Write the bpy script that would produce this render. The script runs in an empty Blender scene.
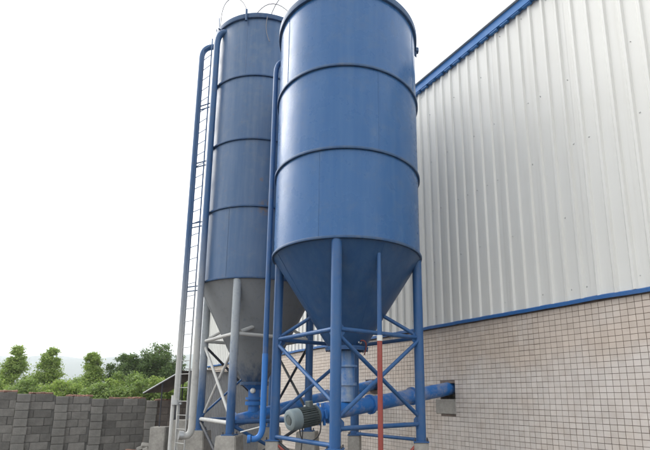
import bpy, bmesh, math, random
from mathutils import Vector, Matrix, noise
random.seed(7)
S = bpy.context.scene
COL = S.collection
R_ = math.radians

# ------------------------------------------------------------------ camera, sky, sun, exposure
EYE = 1.6
CF, CX, CY, CP = 457.71, 357.147, 307.537, .1909                    # focal length and principal point in 650 x 450 units, pitch
GZ = -.35                                                           # yard level
cam = bpy.data.cameras.new('camera'); camo = bpy.data.objects.new('camera', cam); COL.objects.link(camo)
camo.location = (0, 0, EYE)
camo.rotation_euler = (math.pi/2 + CP, 0, 0)
cam.sensor_width = 36; cam.lens = CF/650*36
cam.shift_x = (325-CX)/650; cam.shift_y = (CY-225)/650
cam.clip_end = 9000; cam.clip_start = .05
S.camera = camo
S.cycles.volume_bounces = 3
S.render.resolution_x = 1024; S.render.resolution_y = 709

SUN_AZ, SUN_EL = R_(-66), R_(42)
w = bpy.data.worlds.new('World'); S.world = w; w.use_nodes = True
wn = w.node_tree.nodes; wl = w.node_tree.links
sky = wn.new('ShaderNodeTexSky'); sky.sky_type = 'NISHITA'; sky.sun_disc = False
sky.sun_elevation = SUN_EL; sky.sun_rotation = SUN_AZ
sky.air_density = 1.0; sky.dust_density = 6.0; sky.ozone_density = 1.0
hs = wn.new('ShaderNodeHueSaturation'); hs.inputs['Saturation'].default_value = .22
mixw = wn.new('ShaderNodeMix'); mixw.data_type = 'RGBA'
mixw.inputs[0].default_value = .55
mixw.inputs[7].default_value = (11.6, 11.9, 12.2, 1)      # even cloud layer, in the sky texture's own units
bg = wn['Background']; bg.inputs['Strength'].default_value = .10
wl.new(sky.outputs[0], hs.inputs['Color']); wl.new(hs.outputs[0], mixw.inputs[6]); wl.new(mixw.outputs[2], bg.inputs['Color'])

sd = bpy.data.lights.new('sun', 'SUN'); so = bpy.data.objects.new('sun', sd); COL.objects.link(so)
sd.energy = .5; sd.angle = R_(38); sd.color = (1, .97, .92)
sv = Vector((math.sin(SUN_AZ)*math.cos(SUN_EL), math.cos(SUN_AZ)*math.cos(SUN_EL), math.sin(SUN_EL)))
so.rotation_euler = sv.to_track_quat('Z', 'Y').to_euler(); so.location = sv*40

S.view_settings.view_transform = 'Standard'; S.view_settings.look = 'None'
S.view_settings.exposure = 1.25; S.view_settings.gamma = 1.0
S.view_settings.use_curve_mapping = False

# ------------------------------------------------------------------ materials
def newmat(name):
    m = bpy.data.materials.new(name); m.use_nodes = True
    nt = m.node_tree; b = nt.nodes['Principled BSDF']
    return m, nt, b
def nd(nt, t, **kw):
    n = nt.nodes.new(t)
    for k, v in kw.items(): setattr(n, k, v)
    return n
def mixc(nt, fac, a, b, blend='MIX'):
    n = nd(nt, 'ShaderNodeMix', data_type='RGBA', blend_type=blend)
    for i, v in ((0, fac), (6, a), (7, b)):
        if hasattr(v, 'links') or hasattr(v, 'is_linked'): nt.links.new(v, n.inputs[i])
        elif i == 0: n.inputs[0].default_value = v
        else: n.inputs[i].default_value = (*v[:3], 1)
    return n.outputs[2]
def coords(nt, scale=(1, 1, 1), which='Object'):
    tc = nd(nt, 'ShaderNodeTexCoord'); mp = nd(nt, 'ShaderNodeMapping')
    mp.inputs['Scale'].default_value = scale
    nt.links.new(tc.outputs[which], mp.inputs[0]); return mp.outputs[0]
def noise_f(nt, vec, scale, detail=5, rough=.6, lo=.35, hi=.65):
    n = nd(nt, 'ShaderNodeTexNoise'); n.inputs['Scale'].default_value = scale
    n.inputs['Detail'].default_value = detail; n.inputs['Roughness'].default_value = rough
    nt.links.new(vec, n.inputs['Vector'])
    mr = nd(nt, 'ShaderNodeMapRange'); mr.inputs[1].default_value = lo; mr.inputs[2].default_value = hi
    nt.links.new(n.outputs[0], mr.inputs[0]); return mr.outputs[0]
def bump(nt, b, h, strength, dist):
    bp = nd(nt, 'ShaderNodeBump'); bp.inputs['Strength'].default_value = strength; bp.inputs['Distance'].default_value = dist
    nt.links.new(h, bp.inputs['Height']); nt.links.new(bp.outputs[0], b.inputs['Normal'])
def math_(nt, op, a, b=None):
    n = nd(nt, 'ShaderNodeMath', operation=op)
    for i, v in enumerate((a, b)):
        if v is None: continue
        if isinstance(v, (int, float)): n.inputs[i].default_value = v
        else: nt.links.new(v, n.inputs[i])
    return n.outputs[0]

def paint(name, base, worn, rough=.35, streak=.5, dirt=(.16, .15, .13), dirt_amt=.25, rust=0., spec=.32, wave=.0, dlo=.5):
    """sun-bleached industrial paint: vertical streaks, fine grime, optional rust specks"""
    m, nt, b = newmat(name)
    v = coords(nt); vs = coords(nt, (5, 5, .35))
    st = noise_f(nt, vs, 1.6, 6, .65, .38, .72)
    c = mixc(nt, math_(nt, 'MULTIPLY', st, streak), base, worn)
    gr = noise_f(nt, v, 3.0, 8, .7, dlo, dlo+.28)
    c = mixc(nt, math_(nt, 'MULTIPLY', gr, dirt_amt), c, dirt)
    if rust > 0:
        rs = noise_f(nt, v, 9, 6, .7, 1-.40-.0*rust, .72)
        c = mixc(nt, math_(nt, 'MULTIPLY', rs, rust), c, (.22, .08, .03))
    nt.links.new(c, b.inputs['Base Color'])
    rg = noise_f(nt, v, 2.2, 6, .6, .3, .7)
    mr = nd(nt, 'ShaderNodeMapRange'); mr.inputs[3].default_value = max(.05, rough-.07); mr.inputs[4].default_value = rough+.12
    nt.links.new(rg, mr.inputs[0]); nt.links.new(mr.outputs[0], b.inputs['Roughness'])
    b.inputs['Specular IOR Level'].default_value = spec
    if wave > 0:
        h = noise_f(nt, coords(nt, (1, 1, .6)), 1.4, 2, .4, 0, 1); bump(nt, b, h, 1.0, wave)
    return m
def dusty(name, base, dust, z0, z1, rough=.5, z2=None, z3=None):
    """paint covered with pale cement dust between heights z0 (clean below) and z1; clean again above z2..z3"""
    m, nt, b = newmat(name)
    v = coords(nt); sp = nd(nt, 'ShaderNodeSeparateXYZ'); nt.links.new(v, sp.inputs[0])
    n = noise_f(nt, coords(nt, (4, 4, .8)), 2, 6, .65, .2, .8)
    zz = math_(nt, 'ADD', sp.outputs[2], math_(nt, 'MULTIPLY', math_(nt, 'SUBTRACT', n, .5), .9))
    def ramp(a, c):
        mr = nd(nt, 'ShaderNodeMapRange'); mr.inputs[1].default_value = a; mr.inputs[2].default_value = c
        nt.links.new(zz, mr.inputs[0]); return mr.outputs[0]
    f = ramp(z0, z1)
    if z2 is not None: f = math_(nt, 'MULTIPLY', f, ramp(z3, z2))
    f = math_(nt, 'MULTIPLY', f, noise_f(nt, v, 7, 6, .7, .05, .42))
    c = mixc(nt, f, base, dust)
    gr = noise_f(nt, v, 6, 7, .7, .52, .8); c = mixc(nt, math_(nt, 'MULTIPLY', gr, .4), c, (.12, .11, .1))
    nt.links.new(c, b.inputs['Base Color'])
    mr = nd(nt, 'ShaderNodeMapRange'); mr.inputs[3].default_value = rough-.05; mr.inputs[4].default_value = .85; b.inputs['Specular IOR Level'].default_value = .32
    nt.links.new(f, mr.inputs[0]); nt.links.new(mr.outputs[0], b.inputs['Roughness'])
    return m
def concrete(name, base, dark, scale=3., rough=.9, rnd=.0, tint=None):
    m, nt, b = newmat(name); v = coords(nt)
    a = noise_f(nt, v, scale, 8, .7, .3, .7); c = mixc(nt, a, base, dark)
    sp = noise_f(nt, v, scale*9, 5, .7, .45, .7); c = mixc(nt, math_(nt, 'MULTIPLY', sp, .4), c, dark)
    if rnd > 0:
        oi = nd(nt, 'ShaderNodeObjectInfo')
        k = nd(nt, 'ShaderNodeMapRange'); k.inputs[3].default_value = 1-rnd; k.inputs[4].default_value = 1+rnd
        nt.links.new(oi.outputs['Random'], k.inputs[0])
        hsn = nd(nt, 'ShaderNodeHueSaturation'); nt.links.new(k.outputs[0], hsn.inputs['Value']); nt.links.new(c, hsn.inputs['Color']); c = hsn.outputs[0]
    nt.links.new(c, b.inputs['Base Color']); b.inputs['Roughness'].default_value = rough
    bump(nt, b, noise_f(nt, v, scale*10, 8, .7, 0, 1), .6, .01)
    return m
def plain(name, col, rough=.6, metal=0., var=.25):
    m, nt, b = newmat(name); v = coords(nt)
    a = noise_f(nt, v, 8, 6, .65, .3, .75); c = mixc(nt, math_(nt, 'MULTIPLY', a, var), col, tuple(x*.45 for x in col))
    nt.links.new(c, b.inputs['Base Color']); b.inputs['Roughness'].default_value = rough; b.inputs['Metallic'].default_value = metal
    return m

BLUE = (.028, .104, .262); BLUEW = (.07, .155, .31)
M = {}
M['silo_front'] = paint('silo paint', BLUE, BLUEW, .27, .45, dirt=(.13, .17, .22), dirt_amt=.3, wave=.014, spec=.26)
M['silo_rear'] = paint('weathered silo paint', (.046, .104, .212), (.10, .155, .25), .36, .7, dirt=(.16, .19, .22), dirt_amt=.4, rust=.18, wave=.014)
def rust_scar(m, p, r):
    nt = m.node_tree; b = nt.nodes['Principled BSDF']; src = b.inputs['Base Color'].links[0].from_socket; v = coords(nt)
    vm = nd(nt, 'ShaderNodeVectorMath', operation='DISTANCE'); nt.links.new(v, vm.inputs[0]); vm.inputs[1].default_value = p
    mr = nd(nt, 'ShaderNodeMapRange'); mr.inputs[1].default_value = r; mr.inputs[2].default_value = r*.3; nt.links.new(vm.outputs['Value'], mr.inputs[0])
    f = math_(nt, 'MULTIPLY', mr.outputs[0], noise_f(nt, v, 12, 6, .7, .42, .6)); nt.links.new(mixc(nt, f, src, (.16, .11, .08)), b.inputs['Base Color'])
rust_scar(M['silo_rear'], (.42, -1.44, 6.12), .24); rust_scar(M['silo_rear'], (.30, -1.47, 6.85), .07)
M['ring'] = paint('ring paint', (.022, .07, .17), (.07, .12, .19), .45, .6, dirt_amt=.4, rust=.2)
M['hopper_front'] = paint('hopper paint', (.018, .066, .17), (.05, .11, .21), .36, .5, dirt_amt=.2, wave=.008)
M['hopper_rear'] = dusty('dusty hopper paint', (.025, .06, .13), (.215, .228, .24), 1.85, 2.5, .5)
M['leg'] = paint('leg paint', (.020, .083, .225), (.055, .135, .28), .4, .5, dirt_amt=.3, rust=.15)
M['leg_rear'] = dusty('dusty leg paint', (.025, .085, .21), (.36, .39, .41), 1.4, 2.9, .5)
M['brace_rear'] = dusty('dusty brace paint', (.05, .12, .28), (.52, .52, .50), -2, -1, .5)
M['dark_steel'] = paint('dark steel', (.030, .035, .045), (.07, .07, .075), .5, .6, rust=.4)
M['pipe_blue'] = paint('bright pipe paint', (.02, .14, .43), (.05, .19, .46), .35, .4, dirt_amt=.25)
M['pipe_dusty'] = dusty('dusty pipe paint', (.032, .095, .215), (.42, .42, .40), -3, -1, .45, 2.6, 6.0)
M['conveyor'] = paint('conveyor paint', (.018, .135, .42), (.04, .17, .43), .38, .4, dirt=(.36, .33, .28), dirt_amt=.8, dlo=.46)
M['valve'] = paint('dusty valve paint', (.05, .17, .43), (.25, .34, .45), .5, .9, dirt=(.42, .44, .44), dirt_amt=1.)
M['red'] = paint('red oxide paint', (.27, .055, .045), (.38, .12, .10), .55, .6, dirt_amt=.4, spec=.3)
M['white'] = plain('dirty white', (.66, .66, .63), .6)
M['steel'] = plain('galvanised steel', (.42, .43, .43), .45, .6)
M['motor'] = paint('motor grey green paint', (.065, .085, .088), (.12, .14, .14), .5, .6, dirt_amt=.5)
M['motor_cover'] = paint('motor cover paint', (.15, .195, .21), (.22, .26, .27), .5, .6, dirt_amt=.4)
M['rubber'] = plain('black rubber', (.02, .02, .022), .6)
M['cable'] = plain('grey cable', (.16, .16, .18), .6)
M['plinth'] = concrete('plinth concrete', (.42, .40, .36), (.22, .21, .19), 4)
M['block'] = concrete('grey block', (.205, .195, .178), (.105, .10, .09), 3.2, rnd=.28)
M['block_lit'] = concrete('lit pier block', (.245, .235, .215), (.14, .135, .122), 3.2, rnd=.15)  # pier blocks, the light on their front faces put into the colour
M['block_brown'] = concrete('brownish block', (.20, .165, .14), (.10, .085, .075), 3.2, rnd=.25)
M['mortar'] = concrete('mortar', (.14, .135, .125), (.08, .08, .075), 5)
M['brick'] = concrete('red brick', (.30, .15, .10), (.20, .12, .09), 6, rnd=.25)
M['soil'] = concrete('soil', (.15, .125, .10), (.085, .072, .058), 1.2)
M['fascia'] = paint('fascia paint', (.030, .165, .45), (.06, .21, .47), .4, .4, dirt_amt=.1)
M['trim'] = paint('trim paint', (.022, .11, .32), (.05, .15, .35), .4, .4, dirt_amt=.2)
M['hut_sheet'] = concrete('grey sheet', (.30, .305, .31), (.19, .19, .19), 2, .6)
M['roof_sheet'] = concrete('rusty grey sheet', (.20, .18, .165), (.11, .09, .075), 3, .7)
M['dark'] = plain('interior', (.05, .05, .05), .9)

def clad_mat():
    m, nt, b = newmat('white cladding paint')
    vs = coords(nt, (3, 3, .16)); v = coords(nt)
    st = noise_f(nt, vs, 1.3, 7, .65, .5, .85)
    c = mixc(nt, math_(nt, 'MULTIPLY', st, .38), (.66, .66, .63), (.40, .38, .33))
    bl = noise_f(nt, v, .5, 4, .5, .45, .75); c = mixc(nt, math_(nt, 'MULTIPLY', bl, .16), c, (.43, .415, .365))
    sp = noise_f(nt, v, 5, 7, .7, .62, .75); c = mixc(nt, math_(nt, 'MULTIPLY', sp, .12), c, (.35, .33, .3))
    oi = nd(nt, 'ShaderNodeObjectInfo'); k = nd(nt, 'ShaderNodeMapRange'); k.inputs[3].default_value = .95; k.inputs[4].default_value = 1.02
    nt.links.new(oi.outputs['Random'], k.inputs[0]); hsn = nd(nt, 'ShaderNodeHueSaturation')
    nt.links.new(k.outputs[0], hsn.inputs['Value']); nt.links.new(c, hsn.inputs['Color'])
    nt.links.new(hsn.outputs[0], b.inputs['Base Color']); b.inputs['Roughness'].default_value = .62
    bump(nt, b, noise_f(nt, coords(nt, (1, 1, .35)), 1.1, 3, .5, 0, 1), .7, .015)
    return m
M['clad'] = clad_mat()
def tile_mat():
    m, nt, b = newmat('beige glazed tile')
    g = nd(nt, 'ShaderNodeNewGeometry')
    def nz(scale, lo, hi, det=5):
        n = nd(nt, 'ShaderNodeTexNoise'); n.inputs['Scale'].default_value = scale; n.inputs['Detail'].default_value = det
        nt.links.new(g.outputs['Position'], n.inputs['Vector'])
        mr = nd(nt, 'ShaderNodeMapRange'); mr.inputs[1].default_value = lo; mr.inputs[2].default_value = hi
        nt.links.new(n.outputs[0], mr.inputs[0]); return mr.outputs[0]
    sp = nd(nt, 'ShaderNodeSeparateXYZ'); nt.links.new(g.outputs['Position'], sp.inputs[0])
    # an old rendered band: tan above about shoulder height, paler and greyer below, with a ragged edge
    zz = math_(nt, 'ADD', sp.outputs[2], math_(nt, 'MULTIPLY', math_(nt, 'SUBTRACT', nz(.7, .2, .8, 7), .5), 1.1))
    mr = nd(nt, 'ShaderNodeMapRange'); mr.inputs[1].default_value = 2.0; mr.inputs[2].default_value = 2.45; nt.links.new(zz, mr.inputs[0])
    c = mixc(nt, mr.outputs[0], (.59, .54, .495), (.565, .485, .415))
    c = mixc(nt, math_(nt, 'MULTIPLY', nz(.9, .5, .72, 6), .5), c, (.54, .445, .36))
    c = mixc(nt, math_(nt, 'MULTIPLY', nz(5, .45, .75, 8), .35), c, (.42, .345, .285))
    c = mixc(nt, math_(nt, 'MULTIPLY', nz(1.6, .55, .7, 7), .35), c, (.62, .58, .54))
    oi = nd(nt, 'ShaderNodeObjectInfo'); rv = math_(nt, 'FRACT', math_(nt, 'ADD', oi.outputs['Random'], g.outputs['Random Per Island']))
    k = nd(nt, 'ShaderNodeMapRange'); k.inputs[3].default_value = .93; k.inputs[4].default_value = 1.06; nt.links.new(rv, k.inputs[0])
    hsn = nd(nt, 'ShaderNodeHueSaturation'); nt.links.new(k.outputs[0], hsn.inputs['Value']); nt.links.new(c, hsn.inputs['Color'])
    nt.links.new(hsn.outputs[0], b.inputs['Base Color']); b.inputs['Roughness'].default_value = .45
    return m
M['tile'] = tile_mat()
M['grout'] = concrete('uneven grout', (.34, .27, .225), (.07, .055, .048), .8)

def leaf_mat(name, c1, c2, trans=.25):
    m, nt, b = newmat(name)
    g = nd(nt, 'ShaderNodeNewGeometry'); c = mixc(nt, g.outputs['Random Per Island'], c1, c2)
    v = coords(nt); c = mixc(nt, math_(nt, 'MULTIPLY', noise_f(nt, v, 1.5, 3, .5, .4, .7), .5), c, tuple(x*.55 for x in c1))
    nt.links.new(c, b.inputs['Base Color']); b.inputs['Roughness'].default_value = .55
    tr = nd(nt, 'ShaderNodeBsdfTranslucent'); nt.links.new(c, tr.inputs['Color'])
    ms = nd(nt, 'ShaderNodeMixShader'); ms.inputs[0].default_value = trans
    nt.links.new(b.outputs[0], ms.inputs[1]); nt.links.new(tr.outputs[0], ms.inputs[2])
    nt.links.new(ms.outputs[0], nt.nodes['Material Output'].inputs['Surface'])
    return m
M['leaf_a'] = leaf_mat('yellow green leaves', (.21, .33, .06), (.38, .47, .11), .5)
M['leaf_b'] = leaf_mat('mid green leaves', (.085, .155, .04), (.17, .25, .065), .4)
M['leaf_c'] = leaf_mat('shrub leaves', (.15, .25, .05), (.28, .37, .09), .45)
M['bark'] = concrete('bark', (.13, .10, .075), (.06, .05, .04), 8)
M['hill'] = concrete('hill woods', (.045, .075, .035), (.03, .05, .025), .02)

# ------------------------------------------------------------------ mesh helpers
class MB:
    def __init__(s): s.v = []; s.f = []
    def add(s, vs, fs):
        o = len(s.v); s.v += [tuple(v) for v in vs]; s.f += [tuple(i+o for i in f) for f in fs]; return s
    def box(s, c, size, ch=0., rot=None):
        bm = bmesh.new(); bmesh.ops.create_cube(bm, size=1)
        for v in bm.verts: v.co = Vector((v.co.x*size[0], v.co.y*size[1], v.co.z*size[2]))
        if ch > 0: bmesh.ops.bevel(bm, geom=bm.edges[:], offset=ch, segments=1, affect='EDGES', profile=.5)
        if rot is not None: bmesh.ops.transform(bm, matrix=rot.to_4x4(), verts=bm.verts)
        bm.verts.index_update()
        s.add([Vector(c)+v.co for v in bm.verts], [[v.index for v in f.verts] for f in bm.faces]); bm.free(); return s
    def tube(s, pts, r, seg=14, caps=True):
        pts = [Vector(p) for p in pts]; n = len(pts); rr = r if isinstance(r, (list, tuple)) else [r]*n
        t0 = (pts[1]-pts[0]).normalized(); up = Vector((0, 0, 1)) if abs(t0.z) < .9 else Vector((1, 0, 0))
        u = t0.cross(up).normalized(); vs = []
        for i, p in enumerate(pts):
            t = ((pts[min(i+1, n-1)]-p).normalized()+(p-pts[max(i-1, 0)]).normalized())
            t = t.normalized() if t.length > 1e-6 else t0
            u = (u-t*u.dot(t)).normalized(); q = t.cross(u)
            for k in range(seg):
                a = 2*math.pi*k/seg; vs.append(p+(u*math.cos(a)+q*math.sin(a))*rr[i])
        fs = []
        for i in range(n-1):
            for k in range(seg):
                k2 = (k+1) % seg; fs.append((i*seg+k, i*seg+k2, (i+1)*seg+k2, (i+1)*seg+k))
        if caps: fs.append(tuple(range(seg-1, -1, -1))); fs.append(tuple((n-1)*seg+k for k in range(seg)))
        return s.add(vs, fs)
    def lathe(s, prof, seg=96, c=(0, 0, 0), closed=False, mat=None):
        vs = []; n = len(prof)
        for r, z in prof:
            for k in range(seg):
                a = 2*math.pi*k/seg; p = Vector((r*math.cos(a), r*math.sin(a), z))
                if mat is not None: p = mat @ p
                vs.append(p+Vector(c))
        fs = []
        for i in range(n if closed else n-1):
            j = (i+1) % n
            for k in range(seg):
                k2 = (k+1) % seg; fs.append((i*seg+k, i*seg+k2, j*seg+k2, j*seg+k))
        return s.add(vs, fs)
    def mesh(s, name, mat, smooth=True, ang=35):
        me = bpy.data.meshes.new(name); me.from_pydata(s.v, [], s.f); me.materials.append(mat)
        bm = bmesh.new(); bm.from_mesh(me); bmesh.ops.recalc_face_normals(bm, faces=bm.faces); bm.to_mesh(me); bm.free()
        if smooth:
            me.polygons.foreach_set('use_smooth', [True]*len(me.polygons)); me.set_sharp_from_angle(angle=R_(ang))
        me.update(); return me
    def build(s, name, mat, parent=None, smooth=True, ang=35, loc=None):
        o = bpy.data.objects.new(name, s.mesh(name, mat, smooth, ang)); COL.objects.link(o)
        if parent is not None: o.parent = parent
        if loc is not None: o.location = loc
        return o
def empty(name, loc, label, cat, group=None, rz=0):
    o = bpy.data.objects.new(name, None); COL.objects.link(o); o.location = loc; o.rotation_euler = (0, 0, rz)
    o.empty_display_size = .2
    tag(o, label, cat, group); return o
def tag(o, label=None, cat=None, group=None, kind=None):
    if label: o['label'] = label
    if cat: o['category'] = cat
    if group: o['group'] = group
    if kind: o['kind'] = kind
    return o
def arc(p0, p1, p2, n=8):
    """quadratic bend from p0 to p2 with control p1"""
    p0, p1, p2 = map(Vector, (p0, p1, p2)); return [(1-t)**2*p0+2*t*(1-t)*p1+t*t*p2 for t in [i/n for i in range(n+1)]]
def axis_matrix(d):
    return Vector(d).to_track_quat('Z', 'Y').to_matrix()

# ------------------------------------------------------------------ ground, hills
g = MB(); N = 3000
g.add([(-N, -N, GZ), (N, -N, GZ), (N, N, GZ), (-N, N, GZ)], [(0, 1, 2, 3)])
tag(g.build('ground', M['soil'], None, False), kind='structure')
hm = MB(); nx, ny = 90, 14
for j in range(ny):
    for i in range(nx):
        x = -1900+i*2600/(nx-1); y = 1000+j*70
        u = j/(ny-1); prof = math.sin(min(1, u*1.35)*math.pi/2)
        ridge = 146+26*noise.noise(Vector((x*.0035, 1.3, 0)))+9*noise.noise(Vector((x*.012, 4.1, 0)))-.010*abs(x+700)
        z = prof*ridge+6*noise.noise(Vector((x*.01, y*.01, 2)))-4
        if j == ny-1: z = ridge*.8
        hm.v.append((x, y, z))
for j in range(ny-1):
    for i in range(nx-1): hm.f.append((j*nx+i, j*nx+i+1, (j+1)*nx+i+1, (j+1)*nx+i))
tag(hm.build('hills', M['hill']), kind='structure')

# ------------------------------------------------------------------ factory building
WD, WOFF = -.5926, 8.0
TRIM, EAVE, TEND, TBEG = 3.295, 10.02, 27.9, -2.0
bd = empty('factory_building', (math.cos(WD)*WOFF, -math.sin(WD)*WOFF, 0),
           'long factory hall with white ribbed cladding above a beige tiled wall', 'building', rz=math.pi/2-WD)
# local frame: x along the wall away from the viewer, y out towards the yard, z up
def wall_hit(px, py):
    """where a sight line meets the wall plane, in building coordinates"""
    a = (px-CX)/CF; b = (CY-py)/CF; c, s = math.cos(CP), math.sin(CP)
    r = Vector((a, c-b*s, s+b*c)); n = Vector((math.cos(WD), -math.sin(WD), 0)); p = r*(WOFF/r.dot(n))+Vector((0, 0, EYE))
    return p.x*math.sin(WD)+p.y*math.cos(WD), p.z
HOLES = []
for (px0, py0, px1, py1) in ((441.5, 383, 455.5, 399), (366, 380, 377.5, 390.5)):
    ta, za = wall_hit(px1, py1); tb, zb = wall_hit(px0, py1); _, zc = wall_hit(px1, py0)
    HOLES.append((ta, tb, za, zc))
wm = MB()
tsb = sorted({TBEG, TEND, *[h[0] for h in HOLES], *[h[1] for h in HOLES]}); zsb = sorted({GZ-.3, TRIM, *[h[2] for h in HOLES], *[h[3] for h in HOLES]})
for i in range(len(tsb)-1):
    for j in range(len(zsb)-1):
        t, z = (tsb[i]+tsb[i+1])/2, (zsb[j]+zsb[j+1])/2
        if any(h[0] < t < h[1] and h[2] < z < h[3] for h in HOLES): continue
        o = len(wm.v); wm.v += [(tsb[i], 0, zsb[j]), (tsb[i+1], 0, zsb[j]), (tsb[i+1], 0, zsb[j+1]), (tsb[i], 0, zsb[j+1])]; wm.f.append((o, o+1, o+2, o+3))
for h in HOLES:                                                     # reveals
    a, b, c, d = h; dp = -.24
    for p, q in (((a, c), (b, c)), ((b, c), (b, d)), ((b, d), (a, d)), ((a, d), (a, c))):
        o = len(wm.v); wm.v += [(p[0], 0, p[1]), (q[0], 0, q[1]), (q[0], dp, q[1]), (p[0], dp, p[1])]; wm.f.append((o, o+1, o+2, o+3))
wall = wm.build('wall', M['grout'], bd, False)
# other walls and the roof
ow = MB()
hh = EAVE+.1-GZ; hz_ = GZ+hh/2
ow.box((TEND-.12, -6.2, hz_), (.2, 11.9, hh)); ow.box((TBEG+.12, -6.2, hz_), (.2, 11.9, hh)); ow.box(((TBEG+TEND)/2, -12.2, hz_), (TEND-TBEG, .2, hh))
ow.box(((TBEG+TEND)/2, -.32, (TRIM+EAVE)/2), (TEND-TBEG-.6, .06, EAVE-TRIM-.2))
ow.build('inner_wall', M['clad'], bd, False)
rf = MB(); rf.add([(TBEG-.3, .25, EAVE+.23), (TEND+.3, .25, EAVE+.23), (TEND+.3, -6.2, EAVE+1.2), (TBEG-.3, -6.2, EAVE+1.2), (TEND+.3, -12.6, EAVE+.23), (TBEG-.3, -12.6, EAVE+.23),
        (TBEG-.3, .25, EAVE+.19), (TEND+.3, .25, EAVE+.19), (TEND+.3, -6.2, EAVE+1.16), (TBEG-.3, -6.2, EAVE+1.16), (TEND+.3, -12.6, EAVE+.19), (TBEG-.3, -12.6, EAVE+.19)],
       [(0, 1, 2, 3), (3, 2, 4, 5), (6, 7, 8, 9), (9, 8, 10, 11), (0, 1, 7, 6), (5, 4, 10, 11), (1, 2, 8, 7), (2, 4, 10, 8), (0, 3, 9, 6), (3, 5, 11, 9)])
rf.build('roof', M['clad'], bd, False)
# cladding: one sheet after another, three ribs each
RP = .30; SW = RP*3
def sheet_mesh():
    m = MB(); prof = []
    for k in range(3):
        x0 = k*RP
        prof += [(x0, 0), (x0+RP*.5-.05, 0), (x0+RP*.5-.022, .042), (x0+RP*.5+.022, .042), (x0+RP*.5+.05, 0)]
    prof.append((SW, 0)); n = len(prof); zs = [TRIM+.04, 4.8, 6.6, 8.4, EAVE+.05]
    for z in zs:
        for x, y in prof: m.v.append((x, y, z))
    for j in range(len(zs)-1):
        for i in range(n-1): m.f.append((j*n+i, j*n+i+1, (j+1)*n+i+1, (j+1)*n+i))
    return m.mesh('cladding_sheet', M['clad'], False)
sm = sheet_mesh(); k = 0; t = TBEG
while t < TEND-.02:
    o = bpy.data.objects.new('cladding_sheet', sm); COL.objects.link(o); o.parent = bd
    o.location = (t, .045+(k % 2)*.0022, 0); k += 1
    if t+SW > TEND: o.scale = ((TEND-t)/SW, 1, 1)
    t += SW
# screw heads along the girts
sc = MB()
for z in (3.55, 4.95, 6.35, 7.75, 9.15, 9.85):
    tt = TBEG+RP*.18
    while tt < 22:
        if random.random() < .45: sc.tube([(tt+random.uniform(-.02, .02), .04, z+random.uniform(-.03, .03)), (tt, .062, z)], .007, 6)
        tt += RP
tag(sc.build('screw_heads', M['steel'], bd, False), kind='stuff')
# gutter fascia, base flashing and corner flashing
fm = MB(); n = 60
for i in range(n+1):
    tt = TBEG-.3+(TEND-TBEG+.6)*i/n
    for y, z in ((.05, EAVE+.03), (.17, EAVE+.0), (.19, EAVE+.19), (.05, EAVE+.185)): fm.v.append((tt, y, z))
for i in range(n):
    for q in range(4): fm.f.append((i*4+q, i*4+(q+1) % 4, (i+1)*4+(q+1) % 4, (i+1)*4+q))
fm.f += [(0, 1, 2, 3), (n*4+3, n*4+2, n*4+1, n*4)]
fm.build('eave_fascia', M['fascia'], bd, False)
sf = MB(); tt = TBEG                                                # folded drip edges hanging below the fascia, one per rib bay
while tt < TEND:
    sf.box((tt+RP*.5, .115, EAVE-.008+random.uniform(-.006, .006)), (RP*.7, .08, .04)); tt += RP
tag(sf.build('drip_edge', M['fascia'], bd, False), kind='stuff')
bt = MB(); n = 120
for i in range(n+1):
    tt = TBEG+(TEND-TBEG)*i/n; wz = .022*noise.noise(Vector((tt*1.3, 0, 3)))+.012*noise.noise(Vector((tt*4, 0, 5)))
    for y, z in ((.01, TRIM-.025), (.10, TRIM-.035), (.105, TRIM+.030), (.06, TRIM+.05)): bt.v.append((tt, y, z+wz))
for i in range(n):
    for q in range(4): bt.f.append((i*4+q, i*4+(q+1) % 4, (i+1)*4+(q+1) % 4, (i+1)*4+q))
bt.f += [(0, 1, 2, 3), (n*4+3, n*4+2, n*4+1, n*4)]
bt.build('base_flashing', M['trim'], bd, False)
MB().box((TEND+.02, .02, (TRIM+EAVE)/2), (.2, .24, EAVE-TRIM-.1)).build('corner_flashing', M['fascia'], bd, False)
# tiles: the nearest ones singly, the rest joined
TW, TH, GAP = .122, .106, .0075
tile_m = MB().box((0, 0, 0), (TW-GAP, .012, TH-GAP), .002).mesh('tile', M['tile'], False)
field = MB(); cnt = 0; single = []
rows = int((TRIM-GZ)/TH); 
for r in range(rows):
    z = TRIM-.05-TH*(r+.5)
    if z < GZ+.02: continue
    tt = TBEG+TW*.5; c = 0
    while tt < TEND-.05:
        if not any(h[0]-.06 < tt < h[1]+.06 and h[2]-(.36 if h is HOLES[0] else .05) < z < h[3]+.05 for h in HOLES):
            if 3.55 < tt < 5.50 and .78 < z < 3.2 and cnt < 300:
                cnt += 1; o = bpy.data.objects.new('tile', tile_m); COL.objects.link(o); o.parent = wall
                o.location = (tt, .004+random.uniform(0, .002), z); o.rotation_euler = (random.uniform(-.006, .006), random.uniform(-.004, .004), random.uniform(-.006, .006))
            else:
                gp = GAP*random.uniform(.6, 1.35); a, b = TW/2-gp/2, TH/2-gp/2; j = random.uniform(0, .003); s0 = random.uniform(-.001, .001); y = .010+j; o = len(field.v)
                field.v += [(tt-a, 0, z-b), (tt+a, 0, z-b), (tt+a, 0, z+b), (tt-a, 0, z+b), (tt-a+.002, y+s0, z-b+.002), (tt+a-.002, y-s0, z-b+.002), (tt+a-.002, y-s0, z+b-.002), (tt-a+.002, y+s0, z+b-.002)]
                field.f += [tuple(o+i for i in q) for q in ((4, 5, 6, 7), (0, 1, 5, 4), (1, 2, 6, 5), (2, 3, 7, 6), (3, 0, 4, 7))]
        tt += TW
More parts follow.
